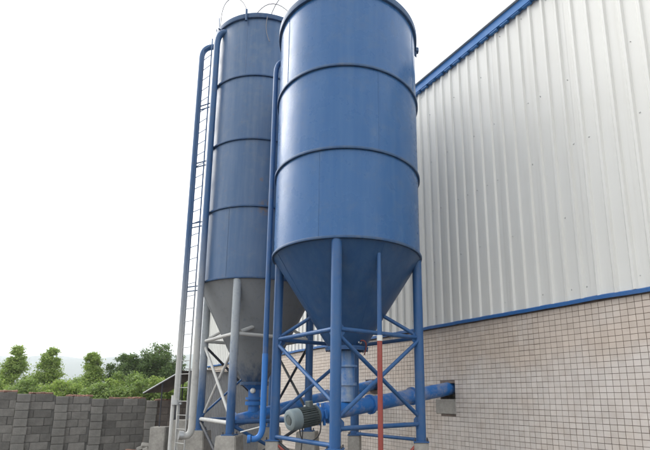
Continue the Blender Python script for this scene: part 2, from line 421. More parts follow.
tag(field.build('tile_field', M['tile'], wall, False), kind='stuff')
h = HOLES[0]
MB().box(((h[0]+h[1])/2+.08, .012, h[2]-.18), (h[1]-h[0]+.2, .03, .34), .01).build('concrete_patch', M['plinth'], wall, False)

# ------------------------------------------------------------------ silos
def leg_xy(phi, r):
    return {k: Vector((r*math.sin(phi+o), -r*math.cos(phi+o), 0)) for k, o in dict(B=0, C=math.pi/2, D=math.pi, A=-math.pi/2).items()}
SR = 1.5; ZB = .74
def silo(name, loc, label, nsec, zb, sec, zo, ro, phi, mats, zt):
    rt = empty(name, (loc[0], loc[1], 0), label, 'silo', 'cement silos')
    for k in range(nsec):
        z0, z1 = zb+k*sec, zb+(k+1)*sec
        m = MB(); prof = [(SR, z0+(z1-z0)*i/4) for i in range(5)]; m.lathe(prof, 128)
        shell = m.build('shell_section', M[mats['shell']], rt, True, 30)
        for q in range(3):                                           # vertical plate joints, staggered from course to course
            an = -1.9+q*2*math.pi/3+k*.75; MB().tube([((SR+.001)*math.cos(an), (SR+.001)*math.sin(an), z0+.03), ((SR+.001)*math.cos(an), (SR+.001)*math.sin(an), z1-.03)], .006, 6).build('weld_seam', M[mats['shell']], shell)
        q = MB(); q.lathe([(SR+.002, z0-.025), (SR+.036, z0-.025), (SR+.040, z0-.018), (SR+.040, z0+.018), (SR+.036, z0+.025), (SR+.002, z0+.025)], 128, closed=True)
        q.build('stiffening_ring', M['ring'], rt, True, 40)
    zt_ = zb+nsec*sec
    q = MB(); q.lathe([(SR+.002, zt_-.10), (SR+.05, zt_-.10), (SR+.055, zt_-.09), (SR+.055, zt_+.03), (SR-.05, zt_+.03), (SR-.05, zt_-.02)], 128, closed=True)
    q.build('top_rim', M['ring'], rt, True, 40)
    q = MB(); q.lathe([(SR-.06, zt_+.0), (.5, zt_+.16), (.45, zt_+.17), (.45, zt_+.30), (.02, zt_+.32)], 64)
    q.build('roof_deck', M[mats['shell']], rt, True, 30)
    hp = MB(); hp.lathe([(SR-.004, zb-.026), (SR-.03, zb-.05), *[(ro+(SR-.03-ro)*(1-i/8), zb-.05+(zo+.05-zb)*i/8) for i in range(1, 9)]], 128)
    hopper = hp.build('hopper', M[mats['hopper']], rt, True, 30)
    sm_ = MB()
    for a in (.4, 2.0, 3.6, 5.2):                                   # weld seams running down the cone
        d = Vector((math.cos(a), math.sin(a), 0)); sm_.tube([d*(SR-.03)+Vector((0, 0, zb-.055)), d*(ro+.003)+Vector((0, 0, zo+.01))], .006, 5)
    sm_.build('weld_seam', M[mats['hopper']], hopper)
    fl = MB(); fl.lathe([(ro-.02, zo+.02), (ro+.07, zo+.02), (ro+.07, zo-.02), (ro-.02, zo-.02)], 48, closed=True)
    fl.lathe([(ro-.02, zo-.021), (ro+.065, zo-.021), (ro+.065, zo-.055), (ro-.02, zo-.055)], 48, closed=True)
    fo = fl.build('outlet_flange', M[mats['flange']], rt, True, 40)
    for i in range(10):
        a = 2*math.pi*i/10; MB().tube([(math.cos(a)*(ro+.045), math.sin(a)*(ro+.045), zo-.075), (math.cos(a)*(ro+.045), math.sin(a)*(ro+.045), zo+.04)], .011, 6).build('bolt', M['dark_steel'], fo)
    L = leg_xy(phi, 1.43)
    for kk in 'ABCD':
        p = L[kk]; m = MB(); m.tube([p+Vector((0, 0, ZB+.02)), p+Vector((0, 0, zb-.03))], .095, 24)
        lm = M[mats['leg']] if kk in 'AB' else M['leg']; o = m.build('leg', lm, rt, True, 40)
        MB().box(p+Vector((0, 0, ZB+.012)), (.29, .29, .024), .003, Matrix.Rotation(phi, 3, 'Z')).build('base_plate', lm, o, False)
        for sx, sy in ((1, 1), (1, -1), (-1, 1), (-1, -1)):
            q = p+Matrix.Rotation(phi, 3, 'Z') @ Vector((sx*.115, sy*.115, 0)); MB().tube([Z(q, ZB+.02), Z(q, ZB+.075)], [.016, .012], 6).build('anchor_bolt', M['dark_steel'], o)
    return rt, L
def Z(v, z): return Vector((v.x, v.y, z))
def gusset(rt, mat, p, d, s=.14):
    d = Vector((d.x, d.y, 0)).normalized(); n = Vector((-d.y, d.x, 0))*.006; c = p+d*.085; m = MB(); pts = [c+Vector((0, 0, s)), c+Vector((0, 0, -s)), c+d*s*.7+Vector((0, 0, -s*.35)), c+d*s*.7+Vector((0, 0, s*.35))]
    m.add([q+n for q in pts]+[q-n for q in pts], [(0, 1, 2, 3), (7, 6, 5, 4), (0, 1, 5, 4), (1, 2, 6, 5), (2, 3, 7, 6), (3, 0, 4, 7)]); return m.build('gusset_plate', M[mat], rt, False)
def strut(rt, name, mat, a, b, r=.042, seg=12): return MB().tube([a, b], r, seg).build(name, M[mat], rt, True, 40)

P1 = Vector((-.2078, 9.1474, 0)); PHI1 = -.1065; ZB1 = 4.342; S1 = 1.7095
fs, L1 = silo('cement_silo', P1, 'shorter clean dark blue steel silo in front, three shell sections, beside the white building', 3, ZB1, S1, 2.535, .36, PHI1,
              dict(shell='silo_front', hopper='hopper_front', flange='leg', leg='leg'), 2.64)
for a, b in ('AB', 'BC', 'CD', 'DA'): strut(fs, 'horizontal_brace', 'leg', Z(L1[a], 2.73), Z(L1[b], 2.73))
strut(fs, 'horizontal_brace', 'leg', Z(L1['A'], .82), Z(L1['B'], .80)); strut(fs, 'horizontal_brace', 'leg', Z(L1['B'], 1.07), Z(L1['C'], 1.075))
strut(fs, 'horizontal_brace', 'leg', Z(L1['C'], .78), Z(L1['D'], .78), .035)
strut(fs, 'diagonal_brace', 'leg', Z(L1['B'], 2.67), Z(L1['C'], 1.18), .038)
strut(fs, 'diagonal_brace', 'leg', Z(L1['C'], 2.65)+Vector((-.03, -.06, 0)), Z(L1['B'], 1.18)+Vector((-.03, -.06, 0)), .038)
strut(fs, 'diagonal_brace', 'leg', Z(L1['A'], 2.65), Z(L1['B'], 1.46), .038)
strut(fs, 'diagonal_brace', 'leg', Z(L1['D'], 2.65), Z(L1['A'], 1.18), .038)
for kk in 'ACD':                                                     # props from the leg heads to the cone
    d = L1[kk].normalized(); strut(fs, 'hopper_prop', 'leg', Z(L1[kk], 2.75), d*.72+Vector((0, 0, 3.19)), .038)
strut(fs, 'lower_brace', 'red', Z(L1['A'], .70)+Vector((.05, -.1, 0)), Vector((.1, -.3, GZ)), .03, 8)
strut(fs, 'lower_brace', 'red', Z(L1['C'], .72)+Vector((-.08, -.05, 0)), Vector((.35, -.35, GZ)), .03, 8)
strut(fs, 'lower_brace', 'dark_steel', Z(L1['A'], .74)+Vector((.06, -.06, 0)), Vector((-.35, -.5, .1)), .028, 8)
for a, b in ('AB', 'BA', 'BC', 'CB', 'AD', 'DA'): gusset(fs, 'leg', Z(L1[a], 2.71), L1[b]-L1[a])
for a, b in ('BC', 'CB'): gusset(fs, 'leg', Z(L1[a], 1.12), L1[b]-L1[a])
# vertical pipe standing by the hopper: blue above, red oxide below, pale collar between
pp = Vector((.60, -1.21, 0)); pz = 2.535+(ZB1-2.535)*(pp.length-.36)/1.14
strut(fs, 'vent_pipe', 'leg', Z(pp, 2.62), Z(pp, pz+.03), [.044, .036], 14)
strut(fs, 'vent_pipe', 'red', Z(pp, GZ), Z(pp, 2.54), .045, 14)
strut(fs, 'pipe_collar', 'white', Z(pp, 2.54), Z(pp, 2.64), .05, 14)
# fill pipe at the left of the front silo
fp = Vector((-1.625, .0, 0))
MB().tube([Z(fp, 2.40), Z(fp, 8.72), *arc(Z(fp, 8.72), Z(fp, 9.12), fp+Vector((.2, .16, 9.15)), 6)[1:]], .055, 16).build('fill_pipe', M['leg'], fs)
lo = MB().tube([*arc(fp+Vector((-.20, -.06, .79)), fp+Vector((-.02, 0, .76)), Z(fp, 1.0), 8), Z(fp, 2.43)], .06, 16).build('fill_pipe', M['pipe_blue'], fs)
MB().tube([fp+Vector((-.21, -.065, .79)), fp+Vector((-.27, -.08, .79))], .078, 16).build('pipe_coupling', M['pipe_blue'], lo)
for z in (4.5, 6.2, 7.9): strut(fs, 'pipe_bracket', 'ring', Z(fp, z), Vector((-1.45, .02, z)), .02, 8)
# lug at the right of the rim
lg = Vector((1.51, .06, ZB1+3*S1-.08)); MB().box(lg+Vector((.06, 0, 0)), (.1, .12, .12), .02).build('rim_lug', M['ring'], fs, False)
strut(fs, 'rim_lug', 'ring', lg+Vector((.02, 0, -.05)), lg+Vector((.05, 0, -.17)), [.05, .012], 8)
# slide valve and chute under the outlet
va = MB(); va.lathe([(.16, 2.48), (.16, 1.86), (.20, 1.86), (.20, 1.80), (.16, 1.80), (.15, 1.49)], 32)
va.build('outlet_chute', M['valve'], fs)
va = MB(); va.lathe([(.21, 2.20), (.21, 2.16)], 32); va.lathe([(.16, 2.20), (.21, 2.20)], 32); va.lathe([(.16, 2.16), (.21, 2.16)], 32)
va.build('chute_flange', M['valve'], fs, True, 30)
MB().box((.24, -.26, 2.655), (.12, .10, .14), .015).box((.24, -.33, 2.615), (.03, .10, .03), .004).build('air_pad', M['steel'], fs, False)
MB().tube(arc((.24, -.3, 2.645), (.45, -.5, 2.7), (.35, -.1, 2.4), 10), .012, 8).build('air_hose', M['red'], fs)

P2 = Vector((-2.6457, 11.968, 0)); PHI2 = -.1355; ZB2 = 4.355; S2 = 1.795
rs, L2 = silo('cement_silo', P2, 'taller weathered blue steel silo behind, four shell sections, dusty grey hopper and ladder', 4, ZB2, S2, 1.93, .30, PHI2,
              dict(shell='silo_rear', hopper='hopper_rear', flange='ring', leg='leg_rear'), 2.92)
for a, b in ('AB', 'BC', 'CD', 'DA'): strut(rs, 'horizontal_brace', 'brace_rear', Z(L2[a], 3.03), Z(L2[b], 3.03), .045)
strut(rs, 'horizontal_brace', 'brace_rear', Z(L2['A'], 1.02), Z(L2['B'], 1.0), .05); strut(rs, 'horizontal_brace', 'leg', Z(L2['B'], 1.02), Z(L2['C'], 1.02), .05)
strut(rs, 'horizontal_brace', 'leg', Z(L2['C'], 1.0), Z(L2['D'], 1.0), .045); strut(rs, 'horizontal_brace', 'leg', Z(L2['D'], 1.0), Z(L2['A'], 1.0), .045)
strut(rs, 'diagonal_brace', 'brace_rear', Z(L2['A'], 2.92), Z(L2['B'], 1.10), .035)
strut(rs, 'diagonal_brace', 'brace_rear', Z(L2['B'], 2.92)+Vector((.05, .06, 0)), Z(L2['A'], 1.10)+Vector((.05, .06, 0)), .035)
strut(rs, 'diagonal_brace', 'dark_steel', Z(L2['A'], 2.92), Z(L2['D'], 1.10), .035)
strut(rs, 'diagonal_brace', 'leg', Z(L2['D'], 2.92)+Vector((.05, -.05, 0)), Z(L2['A'], 1.10)+Vector((.05, -.05, 0)), .03)
strut(rs, 'diagonal_brace', 'dark_steel', Z(L2['C'], 2.92), Z(L2['D'], 1.10), .035)
strut(rs, 'diagonal_brace', 'dark_steel', Z(L2['D'], 2.92)+Vector((.04, .05, 0)), Z(L2['C'], 1.10)+Vector((.04, .05, 0)), .035)
strut(rs, 'diagonal_brace', 'leg', Z(L2['B'], .98), Z(L2['C'], .10)+Vector((-.35, -.2, 0)), .04)
strut(rs, 'diagonal_brace', 'dark_steel', Z(L2['C'], .98), Z(L2['B'], .10)+Vector((.3, .25, 0)), .04)
strut(rs, 'diagonal_brace', 'dark_steel', Z(L2['A'], .98), Z(L2['B'], .15)+Vector((-.25, .2, 0)), .04)
for kk in 'ACD':
    d = L2[kk].normalized(); strut(rs, 'hopper_prop', 'brace_rear', Z(L2[kk], 3.05), d*.82+Vector((0, 0, 3.36)), .036)
d = L2['B'].normalized(); strut(rs, 'hopper_prop', 'brace_rear', Z(L2['B'], 3.08)+Vector((.1, .1, 0)), Vector((.18, -.75, 3.32)), .05)
va = MB(); va.lathe([(.30, 1.88), (.15, 1.75), (.15, 1.57), (.21, 1.57), (.21, 1.51), (.15, 1.51), (.15, 1.47), (.22, 1.46), (.22, 1.37), (.14, 1.37), (.14, 1.20)], 32)
va.build('outlet_chute', M['pipe_blue'], rs)
MB().lathe([(.0, .08), (.055, .06), (.07, 0), (.055, -.06), (0, -.08)], 16, c=(.02, -.26, 1.73), mat=axis_matrix((0, 1, 0))).build('vibrator_cap', M['white'], rs)
# tall fill pipes
q1 = Vector((-1.974, -.018, 0)); top1 = 11.46
MB().tube([Z(q1, 1.44), Z(q1, top1), *arc(Z(q1, top1), Z(q1, top1+.42), q1+Vector((.42, .05, top1+.42)), 8)[1:], *arc(q1+Vector((.62, .08, top1+.42)), q1+Vector((.88, .1, top1+.42)), q1+Vector((.9, .12, top1+.05)), 6)], .078, 18).build('fill_pipe', M['pipe_dusty'], rs)
cp = MB(); cp.lathe([(.08, 1.50), (.105, 1.50), (.105, 1.44), (.12, 1.44), (.12, 1.38), (.06, 1.38)], 20, c=(q1.x, q1.y, 0)); cp.box(q1+Vector((.09, -.03, 1.41)), (.12, .07, .05), .008)
cp.build('pipe_coupling', M['steel'], rs, True, 30)
strut(rs, 'drop_pipe', 'brace_rear', q1+Vector((-.09, 0, GZ)), q1+Vector((-.09, 0, 1.62)), .045, 14); strut(rs, 'drop_pipe', 'white', q1+Vector((.09, 0, GZ)), q1+Vector((.05, 0, 1.40)), .04, 14)
q2 = Vector((-1.14, -1.165, 0)); top2 = 10.88
e2 = Vector((q2.x+.46, q2.y+.30, top2+.0))
MB().tube([*arc(q2+Vector((-.16, -.1, .72)), q2+Vector((0, 0, .66)), Z(q2, .95), 8), Z(q2, top2), *arc(Z(q2, top2), Z(q2, top2+.46), q2+Vector((.22, .02, top2+.44)), 8)[1:],
           *arc(q2+Vector((.22, .02, top2+.44)), q2+Vector((.40, .06, top2+.44)), q2+Vector((.50, .25, top2+.2)), 8)[1:]], .078, 18).build('fill_pipe', M['pipe_dusty'], rs)
MB().tube([q2+Vector((-.15, -.095, .72)), q2+Vector((-.23, -.14, .73))], .1, 16).build('pipe_coupling', M['steel'], rs)
# ladder
la = Vector((-1.904, -.075, 0)); lb = Vector((-1.585, -.318, 0))
ld = MB(); ld.tube([Z(la, GZ), Z(la, 11.72)], .02, 8); lad = ld.build('ladder', M['pipe_dusty'], rs)
strut(lad, 'ladder_rail', 'pipe_dusty', Z(lb, GZ), Z(lb, 11.85), .02, 8)
z = .11
while z < 11.7: strut(lad, 'rung', 'pipe_dusty', Z(la, z), Z(lb, z), .011, 6); z += .34
for z in (ZB2, ZB2+S2, ZB2+2*S2, ZB2+3*S2, ZB2+4*S2-.1):
    cc = Vector((-1.46, -.25, z))
    for dz in (-.02, .10) if z < ZB2+3.5*S2 else (): strut(rs, 'pipe_bracket', 'ring', Z(q1, z+dz), cc+Vector((0, 0, dz)), .018, 8)
    strut(rs, 'pipe_bracket', 'ring', Z(q2, z), Vector((-1.03, -1.03, z)), .02, 8)
strut(rs, 'rim_post', 'ring', (-.28, -1.56, ZB2+4*S2-.22), (-.28, -1.56, ZB2+4*S2+.12), .03, 8)
for (x, y) in ((-1.35, -.5), (-1.15, -.9)): strut(rs, 'rim_post', 'ring', (x, y-.1, ZB2+4*S2-.1), (x-.03, y-.1, ZB2+4*S2+.38), .014, 6)
ZT2 = ZB2+4*S2; ZT1 = ZB1+3*S1
MB().tube([*arc((-1.12, -1.0, ZT2-.1), (-1.2, -1.0, ZT2+.95), (-.75, -1.3, ZT2+.72), 10), *arc((-.75, -1.3, ZT2+.72), (-.4, -1.5, ZT2+.55), (-.28, -1.55, ZT2+.1), 8)[1:]], .011, 6).build('cable', M['cable'], rs)
MB().tube(arc((.28, -1.56, ZT2-.1), (.2, -1.56, ZT2-.5), (.36, -1.56, ZT2-.85), 10), .011, 6).build('cable', M['cable'], rs)
def rel(v): return v
c1 = MB().tube(arc(P2+Vector((-.1, -1.4, ZT2+.05)), P2+Vector((.7, -2.2, ZT2+.45)), P1+Vector((-.8, .6, ZT1+.22)), 14), .012, 6).build('overhead_cable', M['cable'])
tag(c1, 'thin grey cable arching low from the rear silo roof to the front silo', 'cable')
c2 = MB().tube(arc(P2+Vector((.3, -1.35, ZT2+.05)), P2+Vector((.9, -2.2, ZT2+.9)), P1+Vector((-.5, .3, ZT1+.6)), 14), .012, 6).build('overhead_cable', M['cable'])
tag(c2, 'thin grey cable rising steeply past the left edge of the front silo top', 'cable')
MB().tube(arc((1.0, -1.05, ZT1), (1.0, -1.05, ZT1+.5), (.6, -1.2, ZT1+.75), 8), .011, 6).build('cable', M['cable'], fs)

# plinths under the legs
def plinth(p, sx, top, label, h0=GZ, taper=1.12, rz=0.):
    bm = bmesh.new(); bmesh.ops.create_cube(bm, size=1)
    for v in bm.verts:
        k = taper if v.co.z < 0 else 1
        v.co = Vector((v.co.x*sx*k, v.co.y*sx*k, h0+(v.co.z+.5)*(top-h0)))
    bmesh.ops.bevel(bm, geom=bm.edges[:], offset=.018, segments=2, affect='EDGES')
    for v in bm.verts: v.co += Vector((noise.noise(v.co*9)*.008, noise.noise(v.co*9+Vector((5, 0, 0)))*.008, 0))
    me = bpy.data.meshes.new('concrete_plinth'); bm.to_mesh(me); bm.free(); me.materials.append(M['plinth'])
    o = bpy.data.objects.new('concrete_plinth', me); COL.objects.link(o); o.location = (p.x, p.y, 0); o.rotation_euler = (0, 0, rz)
    return tag(o, label, 'plinth', 'concrete plinths under the silo legs')
names1 = dict(A='left', B='middle front', C='right', D='back')
for kk in 'ABCD': plinth(P1+L1[kk], .27, ZB-.001, "slim concrete plinth under the front silo's %s leg" % names1[kk], taper=1.05, rz=PHI1)
for kk in 'ABCD': plinth(P2+L2[kk], .46, ZB-.001, "wide tapered concrete plinth under the rear silo's %s leg" % names1[kk], taper=1.25, rz=PHI2)

# ------------------------------------------------------------------ screw conveyors
def conveyor(inlet, hole, label, back, motor):
    d = (hole-inlet); ln = d.length; d.normalize(); base = inlet-d*back
    rt = empty('screw_conveyor', tuple(inlet-Vector((0, 0, .17))), label, 'conveyor', 'blue screw conveyors'); o = inlet-Vector((0, 0, .17))
    m = axis_matrix(d)
    def on(s): return inlet+d*s-o
    MB().tube([on(-back), on(ln+.5)], .155, 28).build('tube', M['conveyor'], rt, True, 40)
    for s in (-back, .62, ln*.6):
        MB().lathe([(.15, -.02), (.20, -.02), (.20, .02), (.15, .02)], 28, c=on(s), closed=True, mat=m).build('tube_flange', M['conveyor'], rt, True, 40)
    if not motor:
        MB().tube([on(-back-.02), on(-back-.22)], [.15, .11], 24).build('end_bearing', M['conveyor'], rt)
        return rt
    gb = MB(); gb.lathe([(.0, 0), (.17, 0), (.17, -.05), (.13, -.06), (.13, -.22), (.175, -.23), (.175, -.27), (0, -.27)], 24, c=on(-back), mat=m)
    side = d.cross(Vector((0, 0, 1))).normalized()
    for a in range(6):
        dirv = side*math.cos(a*math.pi/3)+d.cross(side)*math.sin(a*math.pi/3); gb.box(on(-back-.15)+dirv*.145, (.05, .16, .04), .006, m @ Matrix.Rotation(0, 3, 'Z'))
    gb.build('gearbox', M['pipe_blue'], rt, True, 40)
    mo = MB(); mo.lathe([(.0, -.27), (.185, -.27), (.185, -.31), (.15, -.32), (.15, -.70), (0, -.70)], 32, c=on(-back), mat=m)
    mt = mo.build('motor', M['motor'], rt, True, 40)
    for a in range(26):
        an = 2*math.pi*a/26; dirv = side*math.cos(an)+d.cross(side)*math.sin(an)
        fb = MB(); p0, p1 = on(-back-.32)+dirv*.145, on(-back-.69)+dirv*.145; tn = d.cross(dirv)*.005; q = dirv*.042
        fb.add([p0-tn, p0+tn, p1+tn, p1-tn, p0-tn+q, p0+tn+q, p1+tn+q, p1-tn+q], [(0, 1, 2, 3), (4, 5, 6, 7), (0, 1, 5, 4), (2, 3, 7, 6), (1, 2, 6, 5), (0, 3, 7, 4)])
        fb.build('cooling_fin', M['motor'], mt, False)
    MB().lathe([(.190, -.66), (.192, -.80), (.18, -.84), (.15, -.855), (.10, -.855), (.095, -.845), (0, -.845)], 32, c=on(-back), mat=m).build('fan_cover', M['motor_cover'], mt, True, 35)
    MB().lathe([(.075, -.85), (.08, -.86), (.0, -.865)], 20, c=on(-back), mat=m).build('fan_grille', M['motor'], mt)
    MB().box(on(-back-.42)+Vector((0, 0, .2)), (.14, .16, .09), .012, m).build('terminal_box', M['motor'], mt, False)
    a0 = on(-back-.62)-Vector((0, 0, .16))
    MB().tube([*arc(a0, a0+Vector((.02, 0, -.35)), a0+Vector((.25, 0, -.22)), 8), *arc(a0+Vector((.25, 0, -.22)), a0+Vector((.42, 0, -.15)), a0+Vector((.36, .1, .16)), 6)[1:]], .011, 8).build('power_cable', M['rubber'], mt)
    MB().tube([a0+Vector((.05, .05, 0)), *arc(a0+Vector((.05, .05, -.1)), a0+Vector((.03, .05, -.5)), a0+Vector((-.05, .1, -1.05)), 8)], .009, 8).build('power_cable', M['rubber'], mt)
    return rt
def local_wall(t, out, z):
    dx, dy = math.sin(WD), math.cos(WD); nx_, ny_ = math.cos(WD), -math.sin(WD)
    return Vector((dx*t+nx_*(WOFF-out), dy*t+ny_*(WOFF-out), z))
h = HOLES[0]; H1 = local_wall((h[0]+h[1])/2+.02, 0, (h[2]+h[3])/2+.05)
conveyor(P1+Vector((0, 0, 1.35)), H1, 'nearer blue screw conveyor with grey motor passing under the front silo into the wall', .46, True)
h = HOLES[1]; H2 = local_wall((h[0]+h[1])/2+.02, 0, (h[2]+h[3])/2)
conveyor(P2+Vector((0, 0, 1.10)), H2, 'farther blue screw conveyor running from under the rear silo to the tiled wall', .45, False)
def rod(a, b, r, mat, label):
    return tag(MB().tube([a, b], r, 8).build('steel_rod', M[mat]), label, 'rod', 'loose pale rods')
rod((-2.53, 10.25, .83), (-2.07, 10.2, .95), .014, 'white', 'thin white rod leaning between the rear silo front leg and blue pipe')
rod((-1.06, 9.3, 1.40), (-.52, 9.25, 1.50), .016, 'white', 'thin white rod just above the grey motor')

# ------------------------------------------------------------------ boundary wall of concrete blocks
BWA = Vector((-9.822, 12.8, GZ)); BWD = (Vector((-6.80, 15.0, GZ))-BWA).normalized()
def along(px):
    """distance along the wall line at which a sight line through image column px meets it"""
    a = (px-CX)/CF*math.cos(CP); return (a*BWA.y-BWA.x)/(BWD.x-a*BWD.y)
def bwall(origin, d, cuts, tops, label, mat, piers):
    rz = math.atan2(d.y, d.x); rt = empty('boundary_wall', tuple(origin), label, 'wall', rz=rz)
    bh, bl = .222, .43; core = MB(); vars_ = []
    for q in range(5):
        bm = bmesh.new(); bmesh.ops.create_cube(bm, size=1)
        for v in bm.verts: v.co = Vector((v.co.x*(bl-.012), v.co.y*.19, v.co.z*(bh-.012)))+Vector((random.uniform(-.007, .007), random.uniform(-.008, .008), random.uniform(-.006, .006)))
        bmesh.ops.bevel(bm, geom=bm.edges[:], offset=.007, segments=1, affect='EDGES')
        me = bpy.data.meshes.new('block'); bm.to_mesh(me); bm.free(); me.materials.append(M[mat]); vars_.append(me)
    pvs = [v.copy() for v in vars_[:3]]
    for v in pvs: v.materials[0] = M['block_lit']
    for i in range(len(cuts)-1):
        x0, x1, top = cuts[i], cuts[i+1], tops[i]-GZ
        core.box(((x0+x1)/2, 0, top/2-.03), (x1-x0-.004, .15, top-.02)); r = 0
        while top-bh*(r+.5) > -.1:
            z = top-bh*(r+.5); x = x0-(bl*random.uniform(.35, .6) if r % 2 else 0)
            while x < x1-.02:
                xa, xb = max(x, x0), min(x+bl, x1); x += bl
                if xb-xa < .06: continue
                o = bpy.data.objects.new('block', random.choice(vars_)); COL.objects.link(o); o.parent = rt
                o.location = ((xa+xb)/2, random.uniform(-.008, .008), z); o.scale = ((xb-xa)/bl, 1, 1)
                o.rotation_euler = (random.uniform(-.012, .012), random.uniform(-.01, .01), random.uniform(-.015, .015)+(math.pi if random.random() < .5 else 0))
            if i in piers:
                o = bpy.data.objects.new('pier_block', random.choice(pvs)); COL.objects.link(o); o.parent = rt
                o.location = (x0+.16+random.uniform(-.015, .015), -.09+random.uniform(-.012, .012), z-.008); o.scale = (.74, .9, 1); o.rotation_euler = (random.uniform(-.01, .01), random.uniform(-.01, .01), random.uniform(-.03, .03))
            r += 1
        for q in range(9):                                          # broken bricks lying along the top
            if random.random() < .75:
                o = MB().box((0, 0, 0), (random.uniform(.10, .24), random.uniform(.08, .12), random.uniform(.03, .065)), .012).build('brick', M['brick'], rt, False)
                o.location = (x0+(x1-x0)*(.38+.068*q), random.uniform(-.04, .04), top+.016); o.rotation_euler = (random.uniform(-.1, .1), random.uniform(-.12, .12), random.uniform(-.6, .6))
    core.build('core', M['mortar'], rt, False)
    return rt
cuts = [along(p) for p in (-95, -58, -21, 17, 56, 92, 146)]
bwall(BWA, BWD, cuts, [1.79, 1.75, 1.71, 1.66, 1.59, 1.52], 'dark grey block boundary wall with paler piers below the trees at left', 'block', {0, 1, 2, 3, 4, 5})
BE = BWA+BWD*(cuts[-1]+.02); d2 = Vector((2.0, 1.0, 0)).normalized()
bwall(BE, d2, [0, .9, 1.8, 2.6], [1.46, 1.45, 1.44], 'brownish end of the block boundary wall seen behind the canopy posts', 'block_brown', {0})

# ------------------------------------------------------------------ grey sheet hut with lean-to canopy
HX0, HX1, HY0, HY1, HZ = -5.3, -2.95, 14.5, 16.1, 2.39
hut = empty('sheet_hut', ((HX0+HX1)/2, (HY0+HY1)/2, 0), 'grey corrugated sheet hut behind the rear silo legs', 'hut'); hc = Vector(hut.location)
def hut_sheet(p, q, z0, z1):
    m = MB(); p, q = Vector(p), Vector(q); d = q-p; n = 16; nn = Vector((d.y, -d.x, 0)).normalized()
    for j, z in enumerate((z0, z1)):
        for i in range(n*2+1):
            v = p+d*(i/(n*2))+nn*(.005 if i % 2 else -.005); m.v.append((v.x-hc.x, v.y-hc.y, z))
    w_ = n*2+1
    for i in range(n*2): m.f.append((i, i+1, w_+i+1, w_+i))
    return m.build('sheet', M['hut_sheet'], hut, False)
xs = [HX0+(HX1-HX0)*i/3 for i in range(4)]
for i in range(3): hut_sheet((xs[i], HY0+.003*i, 0), (xs[i+1], HY0+.003*i, 0), GZ, HZ-.04*i)
hut_sheet((HX0, HY1, 0), (HX0, HY0, 0), GZ, HZ); hut_sheet((HX1, HY0, 0), (HX1, HY1, 0), GZ, HZ-.1); hut_sheet((HX1, HY1, 0), (HX0, HY1, 0), GZ, HZ-.05)
MB().add([(HX0-.1-hc.x, HY0-.15-hc.y, HZ+.05), (HX1+.1-hc.x, HY0-.15-hc.y, HZ-.08), (HX1+.1-hc.x, HY1+.15-hc.y, HZ+.02), (HX0-.1-hc.x, HY1+.15-hc.y, HZ+.12),
          (HX0-.1-hc.x, HY0-.15-hc.y, HZ+.03), (HX1+.1-hc.x, HY0-.15-hc.y, HZ-.10), (HX1+.1-hc.x, HY1+.15-hc.y, HZ+.0), (HX0-.1-hc.x, HY1+.15-hc.y, HZ+.10)],
         [(0, 1, 2, 3), (4, 5, 6, 7), (0, 1, 5, 4), (1, 2, 6, 5), (2, 3, 7, 6), (3, 0, 4, 7)]).build('roof', M['roof_sheet'], hut, False)
cn = empty('lean_to_canopy', (-6.0, 15.0, 0), 'small sloping sheet canopy on thin posts at the left of the silos', 'canopy'); cc = Vector(cn.location)
m = MB(); n = 24
for i in range(n+1):
    y = 14.1+1.8*i/n-cc.y; dz = .014 if i % 2 else -.014
    for x, z in ((-6.47, 1.70), (-5.36, 2.37)):
        m.v += [(x-cc.x, y, z+dz+.04*i/n), (x-cc.x, y, z+dz-.012+.04*i/n)]
for i in range(n): 
    a = i*4; b = a+4; m.f += [(a, a+2, b+2, b), (a+1, a+3, b+3, b+1), (a, a+1, b+1, b), (a+2, a+3, b+3, b+2)]
m.f += [(0, 1, 3, 2), (n*4, n*4+1, n*4+3, n*4+2)]
m.build('canopy_sheet', M['roof_sheet'], cn, False)
MB().tube([(-6.47-cc.x, 14.08-cc.y, 1.685), (-5.36-cc.x, 14.08-cc.y, 2.345)], .022, 8).build('edge_bar', M['steel'], cn)
for (x, y, z, zl) in ((-5.93, 14.14, 2.02, .69), (-5.93, 15.8, 2.05, GZ), (-5.5, 14.2, 2.26, GZ)): MB().tube([(x-cc.x, y-cc.y, zl), (x-cc.x, y-cc.y, z)], .022, 8).build('post', M['dark_steel'], cn)
o = plinth(Vector((-5.86, 14.1, 0)), .46, .70, 'square pale concrete block below the canopy post', taper=1.0); o.name = 'concrete_block'; o['category'] = 'concrete block'; del o['group']
o = plinth(Vector((-4.80, 12.87, 0)), .36, .96, 'tall narrow concrete stub behind the ladder foot', taper=1.0); o.name = 'concrete_stub'; o['category'] = 'concrete block'; del o['group']
# rubble at the foot of the boundary wall
rnd = random.Random(3)
for i in range(9):
    x = rnd.uniform(-6.75, -6.1); y = rnd.uniform(13.7, 14.4); s = rnd.uniform(.09, .22)
    o = MB().box((0, 0, 0), (s*1.5, s, s*.8), s*.12).build('rubble_brick', M['brick' if rnd.random() < .55 else 'plinth'], None, False)
    o.location = (x, y, GZ+s*.38+max(0, .5-abs(x+6.4)*1.1)*rnd.random()); o.rotation_euler = (rnd.uniform(-.5, .5), rnd.uniform(-.5, .5), rnd.uniform(0, 3))
    tag(o, 'broken brick in the rubble heap at the foot of the boundary wall', 'brick', 'rubble at the boundary wall')

